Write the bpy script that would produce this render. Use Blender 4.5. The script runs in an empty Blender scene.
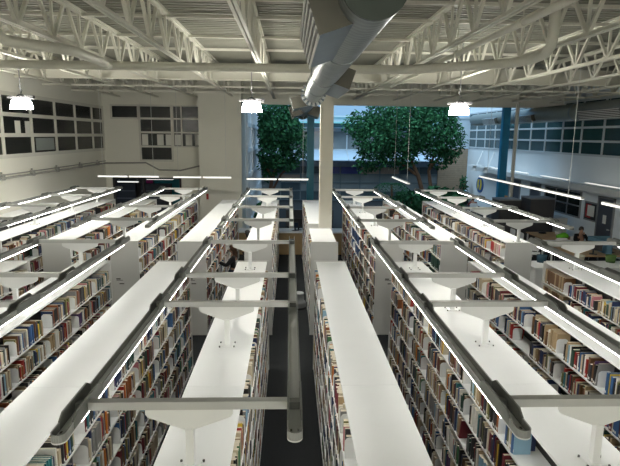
import bpy, math, random
from mathutils import Vector, Matrix
from mathutils.bvhtree import BVHTree
random.seed(11)
S = bpy.context.scene
COL = S.collection
PI = math.pi

# ------------------------------------------------------------------ helpers
class MB:
    """collects shapes, builds them as one mesh object"""
    def __init__(s): s.v = []; s.f = []; s.m = []; s.sm = []
    def add(s, vs, fs, mi=0, smooth=False):
        o = len(s.v); s.v += [tuple(v) for v in vs]
        for f in fs: s.f.append(tuple(i + o for i in f)); s.m.append(mi); s.sm.append(smooth)
    def box(s, x0, x1, y0, y1, z0, z1, mi=0, M=None):
        vs = [(x0,y0,z0),(x1,y0,z0),(x1,y1,z0),(x0,y1,z0),(x0,y0,z1),(x1,y0,z1),(x1,y1,z1),(x0,y1,z1)]
        if M is not None: vs = [M @ Vector(v) for v in vs]
        s.add(vs, [(0,3,2,1),(4,5,6,7),(0,1,5,4),(1,2,6,5),(2,3,7,6),(3,0,4,7)], mi)
    def bar(s, p0, p1, w, h=None, mi=0, up=(0,0,1)):
        p0 = Vector(p0); p1 = Vector(p1); d = (p1 - p0).normalized(); h = h or w
        u = Vector(up)
        if abs(d.dot(u)) > .99: u = Vector((0,1,0))
        a = d.cross(u).normalized(); b = a.cross(d).normalized()
        vs = []
        for p in (p0, p1):
            for (i, j) in ((-1,-1),(1,-1),(1,1),(-1,1)): vs.append(p + a*(i*w/2) + b*(j*h/2))
        s.add(vs, [(0,3,2,1),(4,5,6,7),(0,1,5,4),(1,2,6,5),(2,3,7,6),(3,0,4,7)], mi)
    def tube(s, pts, r, n=10, mi=0, cap=True, smooth=True):
        pts = [Vector(p) for p in pts]; rs = r if isinstance(r, (list, tuple)) else [r]*len(pts)
        o = []; vs = []; fs = []; a = None
        for i, p in enumerate(pts):
            d = (pts[min(i+1, len(pts)-1)] - pts[max(i-1, 0)]).normalized()
            if a is None:
                u = Vector((0,0,1)) if abs(d.z) < .9 else Vector((1,0,0))
                a = d.cross(u).normalized()
            else: a = (a - d*a.dot(d)).normalized()
            b = d.cross(a)
            for k in range(n):
                t = 2*PI*k/n; vs.append(p + (a*math.cos(t) + b*math.sin(t))*rs[i])
        for i in range(len(pts)-1):
            for k in range(n):
                k2 = (k+1) % n; fs.append((i*n+k, i*n+k2, (i+1)*n+k2, (i+1)*n+k))
        s.add(vs, fs, mi, smooth)
        if cap:
            L = len(pts)-1
            s.add(vs[:n], [tuple(reversed(range(n)))], mi); s.add(vs[L*n:], [tuple(range(n))], mi)
    def lathe(s, prof, n=20, mi=0, c=(0,0,0), cap=False):
        vs = []; fs = []
        for (r, z) in prof:
            for k in range(n):
                t = 2*PI*k/n; vs.append((c[0]+r*math.cos(t), c[1]+r*math.sin(t), c[2]+z))
        for i in range(len(prof)-1):
            for k in range(n):
                k2 = (k+1) % n; fs.append((i*n+k, i*n+k2, (i+1)*n+k2, (i+1)*n+k))
        s.add(vs, fs, mi, True)
        if cap:
            s.add(vs[:n], [tuple(reversed(range(n)))], mi); s.add(vs[-n:], [tuple(range(n))], mi)
    def prism(s, poly, axis, a0, a1, mi=0, off=(0,0,0)):
        """poly of 2d points extruded along axis 'x','y' or 'z'"""
        def P(p, a):
            q = {'x': (a, p[0], p[1]), 'y': (p[0], a, p[1]), 'z': (p[0], p[1], a)}[axis]
            return (q[0]+off[0], q[1]+off[1], q[2]+off[2])
        n = len(poly); vs = [P(p, a0) for p in poly] + [P(p, a1) for p in poly]
        fs = [tuple(range(n)), tuple(reversed(range(n, 2*n)))] + [(i, i+n, (i+1) % n + n, (i+1) % n) for i in range(n)]
        s.add(vs, fs, mi)
    def mesh(s, name, mats):
        me = bpy.data.meshes.new(name); me.from_pydata(s.v, [], s.f)
        for m in (mats if isinstance(mats, (list, tuple)) else [mats]): me.materials.append(m)
        me.polygons.foreach_set('material_index', s.m); me.polygons.foreach_set('use_smooth', s.sm)
        me.update()
        return me
    def build(s, name, mats, parent=None, loc=(0,0,0)):
        return obj(name, s.mesh(name, mats), parent, loc)
def obj(name, me, parent=None, loc=(0,0,0), rz=0):
    o = bpy.data.objects.new(name, me); COL.objects.link(o); o.location = loc; o.rotation_euler = (0,0,rz)
    if parent: o.parent = parent
    return o
def tag(o, label=None, cat=None, group=None, kind=None):
    if label: o['label'] = label
    if cat: o['category'] = cat
    if group: o['group'] = group
    if kind: o['kind'] = kind
    return o
def thing(name, label, cat, loc=(0,0,0), rz=0, group=None):
    return tag(obj(name, None, None, loc, rz), label, cat, group)
def struct(name, mb, mats, label=None, cat=None):
    o = mb.build(name, mats); tag(o, label or None, cat, None, 'structure'); return o
def copy_tree(o, parent=None):
    c = o.copy(); COL.objects.link(c)
    if parent: c.parent = parent
    for ch in list(o.children): copy_tree(ch, c)
    return c
def bx(*a):
    m = MB(); m.box(*a); return m
OCC_V = []; OCC_F = []
def occ(x0, x1, y0, y1, z0, z1):
    o = len(OCC_V)
    OCC_V.extend([(x0,y0,z0),(x1,y0,z0),(x1,y1,z0),(x0,y1,z0),(x0,y0,z1),(x1,y0,z1),(x1,y1,z1),(x0,y1,z1)])
    for f in ((0,3,2,1),(4,5,6,7),(0,1,5,4),(1,2,6,5),(2,3,7,6),(3,0,4,7)): OCC_F.append(tuple(i+o for i in f))
ORD = ['zeroth','first','second','third','fourth','fifth','sixth','seventh','eighth','ninth','tenth','eleventh','twelfth','thirteenth','fourteenth','fifteenth','sixteenth','seventeenth','eighteenth','nineteenth','twentieth']
def ordw(n):
    if n < len(ORD): return ORD[n]
    return f'{n}th' if n % 10 not in (1,2,3) or n % 100 in (11,12,13) else f"{n}{ {1:'st',2:'nd',3:'rd'}[n%10] }"

# ------------------------------------------------------------------ materials
def mat(name, col, rough=.6, metal=0, spec=.5, noise=None, bump=None, emit=None, estr=0):
    m = bpy.data.materials.new(name); m.use_nodes = True
    nt = m.node_tree; b = nt.nodes['Principled BSDF']
    b.inputs['Base Color'].default_value = (*col, 1); b.inputs['Roughness'].default_value = rough
    b.inputs['Metallic'].default_value = metal; b.inputs['Specular IOR Level'].default_value = spec
    if emit: b.inputs['Emission Color'].default_value = (*emit, 1); b.inputs['Emission Strength'].default_value = estr
    tc = nt.nodes.new('ShaderNodeTexCoord')
    if noise:
        sc, amt = noise
        n = nt.nodes.new('ShaderNodeTexNoise'); n.inputs['Scale'].default_value = sc; n.inputs['Detail'].default_value = 4
        mp = nt.nodes.new('ShaderNodeMapRange'); mp.inputs['To Min'].default_value = 1-amt; mp.inputs['To Max'].default_value = 1+amt
        mx = nt.nodes.new('ShaderNodeMix'); mx.data_type = 'RGBA'; mx.blend_type = 'MULTIPLY'; mx.inputs[0].default_value = 1
        mx.inputs[6].default_value = (*col, 1)
        nt.links.new(tc.outputs['Object'], n.inputs['Vector']); nt.links.new(n.outputs['Fac'], mp.inputs['Value'])
        nt.links.new(mp.outputs['Result'], mx.inputs[7]); nt.links.new(mx.outputs[2], b.inputs['Base Color'])
    if bump:
        sc, st = bump
        n = nt.nodes.new('ShaderNodeTexNoise'); n.inputs['Scale'].default_value = sc
        bp = nt.nodes.new('ShaderNodeBump'); bp.inputs['Strength'].default_value = st
        nt.links.new(tc.outputs['Object'], n.inputs['Vector']); nt.links.new(n.outputs['Fac'], bp.inputs['Height']); nt.links.new(bp.outputs['Normal'], b.inputs['Normal'])
    return m
LS = 13.0       # strength of the aisle light lenses
white = mat('white_steel', (.82,.835,.83), .42, noise=(3,.03))
whiteshelf = mat('white_shelf', (.74,.75,.74), .5, noise=(4,.03))
panelm = mat('panel_white', (.66,.665,.65), .5, noise=(2,.03))
railm = mat('rail_steel', (.32,.33,.32), .45, noise=(5,.03))
barm = mat('bar_steel', (.50,.51,.50), .45, noise=(5,.03))
greyrail = mat('grey_rail', (.20,.21,.20), .45, .3, noise=(5,.05))
lightrail = mat('light_grey_steel', (.62,.63,.62), .45, noise=(5,.03))
darkgap = mat('dark_backing', (.05,.05,.05), .8, noise=(5,.1))
boltm = mat('bolt_steel', (.12,.12,.12), .4, .8, noise=(9,.1))
lensm = mat('led_lens', (.9,.9,.88), .5, emit=(1,.98,.92), estr=LS)
ceilm = mat('painted_deck', (.29,.29,.245), .7, noise=(2,.04))
trussm = mat('painted_truss', (.70,.69,.61), .6, noise=(2,.05))
pipem = mat('painted_pipe', (.66,.65,.57), .5, noise=(3,.04))
wallm = mat('wall_paint', (.86,.85,.77), .8, noise=(1.2,.04))
wallb = mat('wall_paint_cool', (.76,.82,.86), .8, noise=(1.2,.04))
pierm = mat('pier_paint', (.76,.75,.67), .8, noise=(1.5,.04))
colm = mat('column_paint', (.74,.71,.62), .6, noise=(2,.04))
teal = mat('teal_paint', (.01,.16,.24), .45, noise=(2,.06))
bluep = mat('blue_paint', (.02,.22,.42), .45, noise=(2,.06))
carpet = mat('charcoal_carpet', (.034,.037,.040), .95, spec=.1, noise=(60,.5), bump=(300,.4))
darkglass = mat('dark_glass', (.012,.015,.016), .22, spec=.3, noise=(2,.3))
framem = mat('window_frame', (.70,.69,.63), .5, noise=(3,.03))
tealglass = mat('teal_glass', (.03,.07,.08), .1, spec=.6, noise=(1.5,.25))
paperm = mat('paper', (.75,.75,.70), .8, noise=(8,.04))
blackm = mat('black_plastic', (.012,.012,.013), .5, noise=(8,.1))
darkgrey = mat('dark_grey', (.05,.05,.055), .7, noise=(4,.1))
midgrey = mat('mid_grey', (.22,.23,.24), .6, noise=(4,.06))
wood = mat('pale_wood', (.48,.31,.16), .5, noise=(6,.15))
deskwood = mat('desk_wood', (.40,.28,.14), .55, noise=(7,.12))
bluescreen = mat('blue_screen_fabric', (.12,.25,.34), .85, noise=(20,.1))
def galv():
    m = mat('galvanised_duct', (.27,.30,.31), .35, .95)
    nt = m.node_tree; b = nt.nodes['Principled BSDF']; tc = nt.nodes.new('ShaderNodeTexCoord')
    w = nt.nodes.new('ShaderNodeTexWave'); w.bands_direction = 'Y'; w.inputs['Scale'].default_value = 3.2; w.inputs['Distortion'].default_value = .3
    bp = nt.nodes.new('ShaderNodeBump'); bp.inputs['Strength'].default_value = .25; bp.inputs['Distance'].default_value = .01
    n = nt.nodes.new('ShaderNodeTexNoise'); n.inputs['Scale'].default_value = 5
    cr = nt.nodes.new('ShaderNodeMapRange'); cr.inputs['To Min'].default_value = .28; cr.inputs['To Max'].default_value = .5
    nt.links.new(tc.outputs['Object'], w.inputs['Vector']); nt.links.new(w.outputs['Fac'], bp.inputs['Height']); nt.links.new(bp.outputs['Normal'], b.inputs['Normal'])
    nt.links.new(tc.outputs['Object'], n.inputs['Vector']); nt.links.new(n.outputs['Fac'], cr.inputs['Value']); nt.links.new(cr.outputs['Result'], b.inputs['Roughness'])
    return m
galvm = galv()
galvshade = mat('shaded_sheet_metal', (.085,.083,.07), .5, .5, noise=(4,.2))  # darker copy for diffuser box ends, their shade put into the colour
capm = mat('duct_cap', (.035,.045,.04), .45, .6, noise=(4,.3))  # shadow on the duct's near end put into the dark colour
sheetm = mat('sheet_metal_box', (.20,.25,.30), .4, .6, noise=(4,.15))
bellm = mat('lamp_bell', (.9,.9,.85), .4, emit=(1,.96,.85), estr=110)
pendm = mat('pendant_diffuser', (.9,.9,.88), .5, emit=(1,.98,.9), estr=1.0)

# ------------------------------------------------------------------ room
XL, XR, YB, ZD, YF = -8.65, 12.8, 25.4, 7.0, 38.0
struct('floor', bx(XL-.3, XR+.3, -6.2, YF+.3, -.2, 0), carpet)
m = MB(); n = 0
y = -6.0; prof = []
while y < 25.0:
    prof += [(y,7.0),(y+.10,7.0),(y+.115,7.085),(y+.185,7.085)]; y += .20
prof.append((25.0,7.0)); prof = [(a,b) for a,b in prof]
for i in range(len(prof)-1):
    (a,b),(c,d) = prof[i],prof[i+1]
    m.add([(XL-.3,a,b),(XR+.3,a,b),(XR+.3,c,d),(XL-.3,c,d)], [(0,3,2,1)])
m.box(XL-.3, XR+.3, -6.2, 25.2, 7.1, 7.3); m.box(XL-.3, -2.12, 25.0, YB+.2, 7.0, 7.3)
struct('ceiling', m, ceilm)
struct('trim_1', bx(-2.12, XR, 24.9, 25.2, 5.97, 7.1), pierm)                     # bulkhead at the atrium edge
struct('trim_2', (lambda q: (q.box(XL, XR, 17.62, 17.68, 6.34, 6.78), q.box(XL, XR, 17.55, 17.75, 6.29, 6.34), q)[2])(MB()), trussm)
struct('wall_left', bx(XL-.2, XL, -6.2, YB+.2, 0, ZD+.1), wallm)
struct('wall_rear', bx(XL-.3, XR+.3, -6.4, -6.2, 0, ZD+.1), wallm)
m = MB()
m.box(XL-.2, -8.35, YB, YB+.2, 0, ZD+.1); m.box(-5.15, -3.9, YB, YB+.2, 0, ZD+.1); m.box(-8.35, -5.15, YB, YB+.2, 2.55, ZD+.1)
struct('wall_back', m, wallm)
struct('wall_back_pier', bx(-3.97, -2.12, 23.6, YB+.2, 0, ZD+.1), pierm)
struct('wall_right', (lambda q: (q.box(XR, XR+.2, -6.2, YF+.2, 0, ZD+.1), q)[1])(MB()), wallb)
struct('trim_3', bx(XL, XL+.02, -6, YB, 0, .12), darkgrey)
# side room behind the back wall opening
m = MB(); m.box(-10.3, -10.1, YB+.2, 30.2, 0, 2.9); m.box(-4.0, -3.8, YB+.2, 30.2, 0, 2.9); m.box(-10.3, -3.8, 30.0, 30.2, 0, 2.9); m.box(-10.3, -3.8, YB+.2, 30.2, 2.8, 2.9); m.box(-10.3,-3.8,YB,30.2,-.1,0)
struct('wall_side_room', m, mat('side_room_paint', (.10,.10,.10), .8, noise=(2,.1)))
m = MB(); m.box(-8.35,-8.27,YB-.03,YB+.2,0,2.55); m.box(-5.23,-5.15,YB-.03,YB+.2,0,2.55); m.box(-8.35,-5.15,YB-.03,YB+.2,2.47,2.55); m.box(-6.98,-6.9,YB-.03,YB+.2,0,2.55)
struct('door_1', m, darkgrey)

def window_grid(name, plane, c, us, vs, pane, frame=framem, fw=.07, proud=.05, skip=()):
    """a window unit: frame lattice on a wall plane plus its panes; plane 'x' (wall normal x) or 'y'"""
    f = MB(); p = MB(); sgn = 1 if proud > 0 else -1
    def B(mb, u0, u1, v0, v1, d0, d1):
        d0, d1 = min(d0, d1), max(d0, d1)
        if plane == 'x': mb.box(d0, d1, u0, u1, v0, v1)
        else: mb.box(u0, u1, d0, d1, v0, v1)
    for u in us: B(f, u-fw/2, u+fw/2, vs[0]-fw/2, vs[-1]+fw/2, c, c+proud)
    for v in vs: B(f, us[0]+.001, us[-1]-.001, v-fw/2, v+fw/2, c, c+proud*.96)
    fr = f.build(name, frame); tag(fr, None, None, None, 'structure')
    for i in range(len(us)-1):
        for j in range(len(vs)-1):
            q = MB(); B(q, us[i]+fw/2, us[i+1]-fw/2, vs[j]+fw/2, vs[j+1]-fw/2, c, c+.015*sgn)
            q.build('pane', pane[(i, j)] if isinstance(pane, dict) else pane, fr)
    return fr
lw = [25.25,23.9,22.05,20.2,18.35,16.5,14.65,12.8,10.95]
window_grid('window_1', 'x', XL, sorted(lw), [3.86,4.5,5.13,5.75], darkglass, proud=.06, fw=.12)
window_grid('window_2', 'y', YB, [-8.25,-7.05+.02], [5.28,5.87], darkglass, proud=-.05, fw=.08)
window_grid('window_3', 'y', YB, [-6.98,-5.5], [3.35,4.0,4.65,5.28,5.87], darkglass, proud=-.05, fw=.09)
window_grid('window_4', 'y', YB, [-5.44,-5.05,-4.2], [4.0,4.65,5.28,5.87], darkglass, proud=-.05, fw=.06)
rw = [21.5-1.66*6+1.66*i for i in range(17)]
window_grid('window_5', 'x', XR, rw, [3.9,4.48,5.06,5.64,6.22], tealglass, frame=mat('right_frame', (.55,.60,.63), .5, noise=(3,.03)), proud=-.06, fw=.09)
# papers stuck to the panes
for i, (y0, y1, z0, z1) in enumerate(((17.3,17.65,4.56,4.95),(17.95,18.28,4.56,4.95))):
    tag(bx(XL+.016, XL+.02, y0, y1, z0, z1).build('paper_sheet', paperm), f"white paper sheet on the dark left wall window, {('nearer','farther')[i]} of the pair", 'paper', 'papers on the upper windows')
tag(bx(XL+.016, XL+.03, 18.6, 20.0, 3.98, 4.4).build('window_blind', mat('grey_blind', (.25,.28,.27), .7, noise=(3,.05))), 'pale grey blind pulled over a bottom pane of the left wall window', 'blind')
for i, (x0, x1) in enumerate(((-6.9,-6.62),(-6.2,-5.9),(-5.8,-5.55),(-5.38,-5.1),(-4.88,-4.58),(-4.45,-4.25))):
    tag(bx(x0, x1, YB-.02, YB-.016, 4.06, 4.56).build('paper_sheet', paperm), f"white paper in the second lowest pane row of the back wall, {ordw(i+1)} from the left", 'paper', 'papers on the upper windows')

# wall cable tray along left and back wall
conduitm = mat('conduit_grey', (.30,.30,.28), .6, noise=(5,.1))
ct = thing('cable_tray', 'grey conduit tray running along the left wall and back wall', 'conduit', (XL, 0, 3.22))
m = MB(); m.tube([(.08,-2,0),(.08,25.2,0),(.3,25.3,0)], .035, 8); m.tube([(.08,-2,.1),(.08,25.2,.1)], .02, 8)
m.build('conduit', conduitm, ct)
m = MB(); m.tube([(.3,25.3,0),(1.9,25.3,.03),(2.5,25.3,-.3),(3.5,25.3,-.32),(4.6,25.3,-.05)], .035, 8); m.build('conduit', conduitm, ct)
for yy in (4,7.5,11,14.5,16.2,18.1,20.0,22.2,24.2):
    m = MB(); m.box(.002,.13,yy-.06,yy+.06,-.05,.13); m.box(.02,.07,yy-.02,yy+.02,.13,.19); m.build('bracket', conduitm, ct)

# side room contents
for i, (x0, x1, c, nm) in enumerate(((-7.9,-7.55,(.45,.03,.2),'pink'),(-7.45,-6.1,(.02,.2,.24),'teal'))):
    tag(bx(x0, x1, 29.5, 29.56, .1, 2.3).build('display_panel', mat(nm+'_panel', c, .7, noise=(3,.05))), f"{nm} upright panel inside the dark side room at back left", 'panel')
def pend(x0, x1, y0, y1, z, label, group=None, cable=None, sections=2):
    t = thing('linear_pendant', label, 'pendant light', ((x0+x1)/2, (y0+y1)/2, z), 0, 'linear pendant lights')
    hx, hy = (x1-x0)/2, (y1-y0)/2
    alongx = hx > hy
    for s in range(sections):
        a, b = -1 + 2*s/sections, -1 + 2*(s+1)/sections
        g = .02
        if alongx: q = bx(a*hx+g, b*hx-g, -.045, .045, -.0, .05); d = bx(a*hx+g+.02, b*hx-g-.02, -.05, .05, -.02, .035)
        else: q = bx(-.045, .045, a*hy+g, b*hy-g, 0, .05); d = bx(-.05, .05, a*hy+g+.02, b*hy-g-.02, -.02, .035)
        h = q.build('housing', lightrail, t); d.build('diffuser', pendm, h)
    top = (cable or 7.0) - z
    for s in (-.8, .8):
        c = MB(); c.tube([((s*hx if alongx else 0), (0 if alongx else s*hy), .04), ((s*hx if alongx else 0), (0 if alongx else s*hy), top)], .008, 6); c.build('cable', lightrail, t)
    return t
pend(-9.0, -7.85, 27.9, 28.1, 2.1, 'white linear lamp inside the dark side room, the left one', cable=2.8, sections=1)
pend(-7.5, -6.05, 27.9, 28.1, 2.25, 'white linear lamp inside the side room before the teal panel', cable=2.8, sections=1)
pend(-7.5, -5.08, 20.94, 21.06, 2.93, 'white linear pendant hanging before the back wall at far left')
pend(-4.6, -2.27, 20.94, 21.06, 2.92, 'white linear pendant hanging in front of the plain back pier')
pend(-1.73, .76, 20.94, 21.06, 2.87, 'white linear pendant hanging before the dark left tree')
pend(4.21, 4.33, 18.9, 21.9, 2.93, 'short white linear pendant hanging before the big right tree', sections=1)
pend(7.94, 8.06, 14.1, 22.1, 2.97, 'long white linear pendant passing the blue column at right')
pend(7.94, 8.06, 5.6, 13.2, 2.97, 'long white linear pendant at the right edge, nearest of that line')
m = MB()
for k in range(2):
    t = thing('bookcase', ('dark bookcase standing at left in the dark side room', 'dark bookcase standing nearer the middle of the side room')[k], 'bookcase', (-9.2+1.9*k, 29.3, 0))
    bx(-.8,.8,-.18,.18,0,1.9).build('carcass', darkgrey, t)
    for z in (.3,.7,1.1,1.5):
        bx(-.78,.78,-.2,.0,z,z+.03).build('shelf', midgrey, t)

# columns
t = MB(); t.box(.78,1.11,13.80,14.12,0,7.0); tag(t.build('column_white', colm), 'tall cream square column rising beside the silver duct', 'column', None, 'structure')
t = MB(); t.box(.79,1.12,24.92,25.18,0,5.97); tag(t.build('column_teal', teal), 'dark teal column at the atrium edge left of the cream column', 'column', None, 'structure')
t = MB(); t.box(9.95,10.28,24.92,25.18,0,5.97); tag(t.build('column_blue', bluep), 'bright blue column on the right of the hall', 'column', None, 'structure')
t = MB(); t.tube([(10.52,24.78,0),(10.52,24.78,6.98)], .085, 12); tag(t.build('downpipe', trussm), 'white round downpipe standing beside the blue column', 'pipe')

# ------------------------------------------------------------------ roof joists
JX = [-7.68,-5.95,-4.2,-2.5,-.72,1.1,2.92,4.76,6.6,8.45,10.3,12.1]
def jl(i):
    base = 'white open web roof joist, '
    L = ['over the left wall windows','second in from the left wall','third in from the left wall','fourth in from the left wall','next but one left of the silver duct' ,'right above the silver duct','first one right of the silver duct','second one right of the silver duct','third one right of the silver duct','fourth one right of the silver duct','just left of the right wall duct','directly above the right wall duct']
    L[4] = 'nearest on the left of the silver duct'
    return base + L[i]
mbrace = MB()
mbrace.bar((0,-.58,.78),(0,-.02,.04), .055, .055); mbrace.bar((0,.58,.78),(0,.02,.04), .055, .055); mbrace.bar((0,0,.04),(0,0,.78), .045, .045)
brace_me = mbrace.mesh('web_brace', trussm)
mc = MB(); mc.box(-.07,-.012,0,23,.75,.80); mc.box(.012,.07,0,23,.75,.80); mc.box(-.022,-.012,0,23,.70,.75); mc.box(.012,.022,0,23,.70,.75); top_me = mc.mesh('top_chord', trussm)
mc = MB(); mc.box(-.06,-.01,0,23,0,.012); mc.box(.01,.06,0,23,0,.012); mc.box(-.02,-.01,0,23,.012,.07); mc.box(.01,.02,0,23,.012,.07); bot_me = mc.mesh('bottom_chord', trussm)
for i, x in enumerate(JX):
    t = thing('roof_joist', jl(i), 'roof joist', (x, 1.9, 6.2), 0, 'open web joists under the roof deck')
    obj('top_chord', top_me, t); obj('bottom_chord', bot_me, t)
    k = 2
    while .62 + 1.25*k < 22.7:
        obj('web_brace', brace_me, t, (0, .62+1.25*k, 0)); k += 1
for i, (y, z) in enumerate(((9.9,6.93),(11.4,6.93),(13.6,6.93),(15.6,6.93),(19.5,6.25),(22.0,6.25))):
    tag(bx(XL, XR, y-.03, y+.03, z-.03, z+.03).build('bridging_bar', trussm), f"thin white bridging bar crossing the joists, {ordw(i+1)} from the front", 'bar', 'bridging bars between the joists')
# pipes under the roof
def arc(p, steps=6): return p
m = MB(); m.tube([(-8.6,11.45,5.95),(1.7,11.34,5.95),(2.34,11.27,5.95),(3.92,10.2,5.95),(4.14,9.9,5.95),(4.25,9.54,5.96),(4.29,9.18,5.99),(4.30,9.02,6.10),(4.30,8.97,6.28),(4.30,8.97,6.98)], .088, 12)
tag(m.build('drain_pipe', pipem), 'cream round pipe crossing the whole roof and rising at right', 'pipe')
m = MB(); m.tube([(-4.46,8.55,6.98),(-4.46,8.55,6.22),(-4.44,8.57,6.06),(-4.34,8.66,5.97),(-4.14,8.82,5.95),(-3.78,9.22,5.95),(-3.65,9.54,5.95),(-3.65,11.1,5.95)], .088, 12); m.tube([(-3.65,11.0,5.95),(-3.65,11.2,5.95)], .10, 12)
tag(m.build('drain_pipe', pipem), 'cream round pipe with a bend dropping in at upper left', 'pipe')
m = MB(); m.tube([(3.16,5.5,6.14),(3.16,17.0,6.14)], .05, 10)
for y in (7.5,10.4,13.5): m.bar((3.16,y,6.14),(3.16,y,6.98), .015); m.tube([(3.16,y-.04,6.14),(3.16,y+.04,6.14)], .07, 10)
tag(m.build('sprinkler_pipe', pipem), 'thin cream pipe hung beside the first joist right of the duct', 'pipe')
m = MB(); m.tube([(8.75,13.8,7.0),(8.75,13.8,5.95),(8.75,13.9,5.86),(8.75,14.1,5.82)], .1, 12)
tag(m.build('roof_drain', pipem), 'short cream drop pipe with an elbow above the right wall duct', 'pipe')

# ------------------------------------------------------------------ ducts
DX, DZ, DR = .545, 5.555, .219
t = thing('air_duct', 'large silver spiral duct running away under the roof', 'duct', (DX, 3.6, DZ))
m = MB(); m.tube([(0,y,0) for y in (0,2.2,4.9,6.9)], [DR]*4, 28, cap=False); m.build('duct_tube', galvm, t)
m = MB(); m.tube([(0,y,0) for y in (6.9,9.2)], [.21,.21], 28, cap=False); m.build('duct_tube', galvm, t)
m = MB(); m.tube([(0,y,0) for y in (9.2,21.0)], [.19,.19], 28, cap=True); m.build('duct_tube', galvm, t)
m = MB(); m.tube([(0,-.004,0),(0,.03,0)], DR+.003, 28); m.build('end_cap', capm, t)
for y in (2.2, 4.9, 6.9):
    m = MB(); m.tube([(0,y-.02,0),(0,y+.02,0)], DR+.009, 28, cap=True); m.build('joint_ring', galvm, t)
m = MB(); m.tube([(0,9.15,0),(0,9.25,0)], .29, 28)
fl = m.build('flange', sheetm, t)
for k in range(16):
    a = 2*PI*k/16; q = MB(); q.box(.205,.286,-.08,.08,-.025,.025, 0, Matrix.Translation((0,9.1,0)) @ Matrix.Rotation(a,4,'Y')); q.build('clip', white, fl)
def diffuser(par, y0, y1, side, drop, out, half, grille=True):
    ax = Vector((side*math.cos(drop), 0, -math.sin(drop))); tn = Vector((side*math.sin(drop), 0, math.cos(drop)))
    def Q(o, tt, y): v = ax*o + tn*tt; return (v.x, y, v.z)
    b = MB(); vs = [Q(o, q, y) for y in (y0, y1) for (o, q) in ((.1,-half),(out,-half),(out,half),(.1,half))]
    b.add(vs, [(0,1,2,3)], 1); b.add(vs, [(7,6,5,4)], 1); b.add(vs, [(0,4,5,1),(2,6,7,3)], 0); b.add(vs, [(1,5,6,2)], 2)
    d = b.build('diffuser_box', [sheetm, galvshade, blackm], par)
    if grille:
        g = MB(); n = 5
        for k in range(n+1):
            c = -half + 2*half*k/n; w = .085*half if 0 < k < n else .10*half
            vs = [Q(o, c+q, y) for y in (y0, y1) for (o, q) in ((out,-w),(out+.007,-w),(out+.007,w),(out,w))]
            g.add(vs, [(0,1,2,3),(7,6,5,4),(0,4,5,1),(1,5,6,2),(2,6,7,3)], 0)
        g.build('grille', lightrail, d)
    return d
diffuser(t, .27, 2.1, -1, .33, .415, .145)
diffuser(t, 4.6, 6.7, 1, .33, .415, .145)
diffuser(t, 10.9, 12.0, -1, .25, .52, .16)
diffuser(t, 15.4, 17.2, -1, .33, .56, .18); diffuser(t, 15.4, 17.2, 1, .33, .54, .18)
m = MB(); m.tube([(0,19.6,0),(0,20.0,0)], .29, 24); m.build('joint_ring', capm, t)
for y in (1.2, 5.6, 10.4, 14.2, 18.5):
    m = MB(); m.bar((0,y,.18),(0,y,1.44), .014); m.build('hanger_rod', trussm, t)
t = thing('wall_duct', 'grey round duct running along the right wall windows', 'duct', (11.4, 9.0, 5.62))
m = MB(); m.tube([(0,0,0),(0,24,0)], .34, 26); m.build('duct_tube', mat('painted_duct', (.24,.27,.26), .45, .4, noise=(3,.05), bump=(30,.1)), t)
for y in (12.2, 17.5): 
    m = MB(); m.tube([(0,y-.04,0),(0,y+.04,0)], .36, 26); m.build('joint_ring', sheetm, t)
for (a, b) in ((8.6,11.2),(15.2,17.0),(19.6,21.4)):
    diffuser(t, a, b, -1, .35, .50, .15)
for y in (4, 10, 16, 22):
    m = MB(); m.bar((0,y,.3),(0,y,1.38), .015); m.build('hanger_rod', trussm, t)

# bell pendant lamps; the row behind the viewpoint is added, unseen fill light
bm = MB(); bm.lathe([(.262,0),(.258,.03),(.24,.12),(.22,.19),(.19,.225)], 24); bm.lathe([(.258,.0),(.0,.02)], 24); bm.lathe([(.19,.225),(.0,.225)], 24)
bell_me = bm.mesh('bell', bellm)
hm = MB(); hm.lathe([(.09,.225),(.10,.26),(.10,.33),(.04,.36)], 16, cap=True); hm.box(.1,.32,-.06,.06,.25,.33); hm.box(-.32,-.1,-.05,.05,.26,.30); house_me = hm.mesh('ballast', darkgrey)
cm = MB(); cm.tube([(0,0,.35),(0,0,1.86)], .012, 6); cm.tube([(0,0,.36),(.04,0,.45),(-.03,0,.55),(.02,0,.62)], .014, 6); cab_me = cm.mesh('cable', midgrey)
for i, (x, y, l) in enumerate(((-6.75,13.95,'white glowing bell lamp hanging at far left before the windows'),(-.98,13.95,'white glowing bell lamp hanging left of the silver duct'),(4.38,13.95,'white glowing bell lamp hanging before the big right tree'),(-7,-5.0,'added fill bell lamp behind the viewpoint, first in its row from the left'),(-3.5,-5.0,'added fill bell lamp behind the viewpoint, second in its row from the left'),(0,-5.0,'added fill bell lamp behind the viewpoint, third in its row from the left'),(3.5,-5.0,'added fill bell lamp behind the viewpoint, fourth in its row from the left'),(7,-5.0,'added fill bell lamp behind the viewpoint, fifth in its row from the left'))):
    t = thing('pendant_lamp', l, 'pendant lamp', (x, y, 5.17), 0, 'bell pendant lamps')
    obj('bell_shade', bell_me, t); obj('ballast', house_me, t); obj('cable', cab_me, t)

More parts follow.
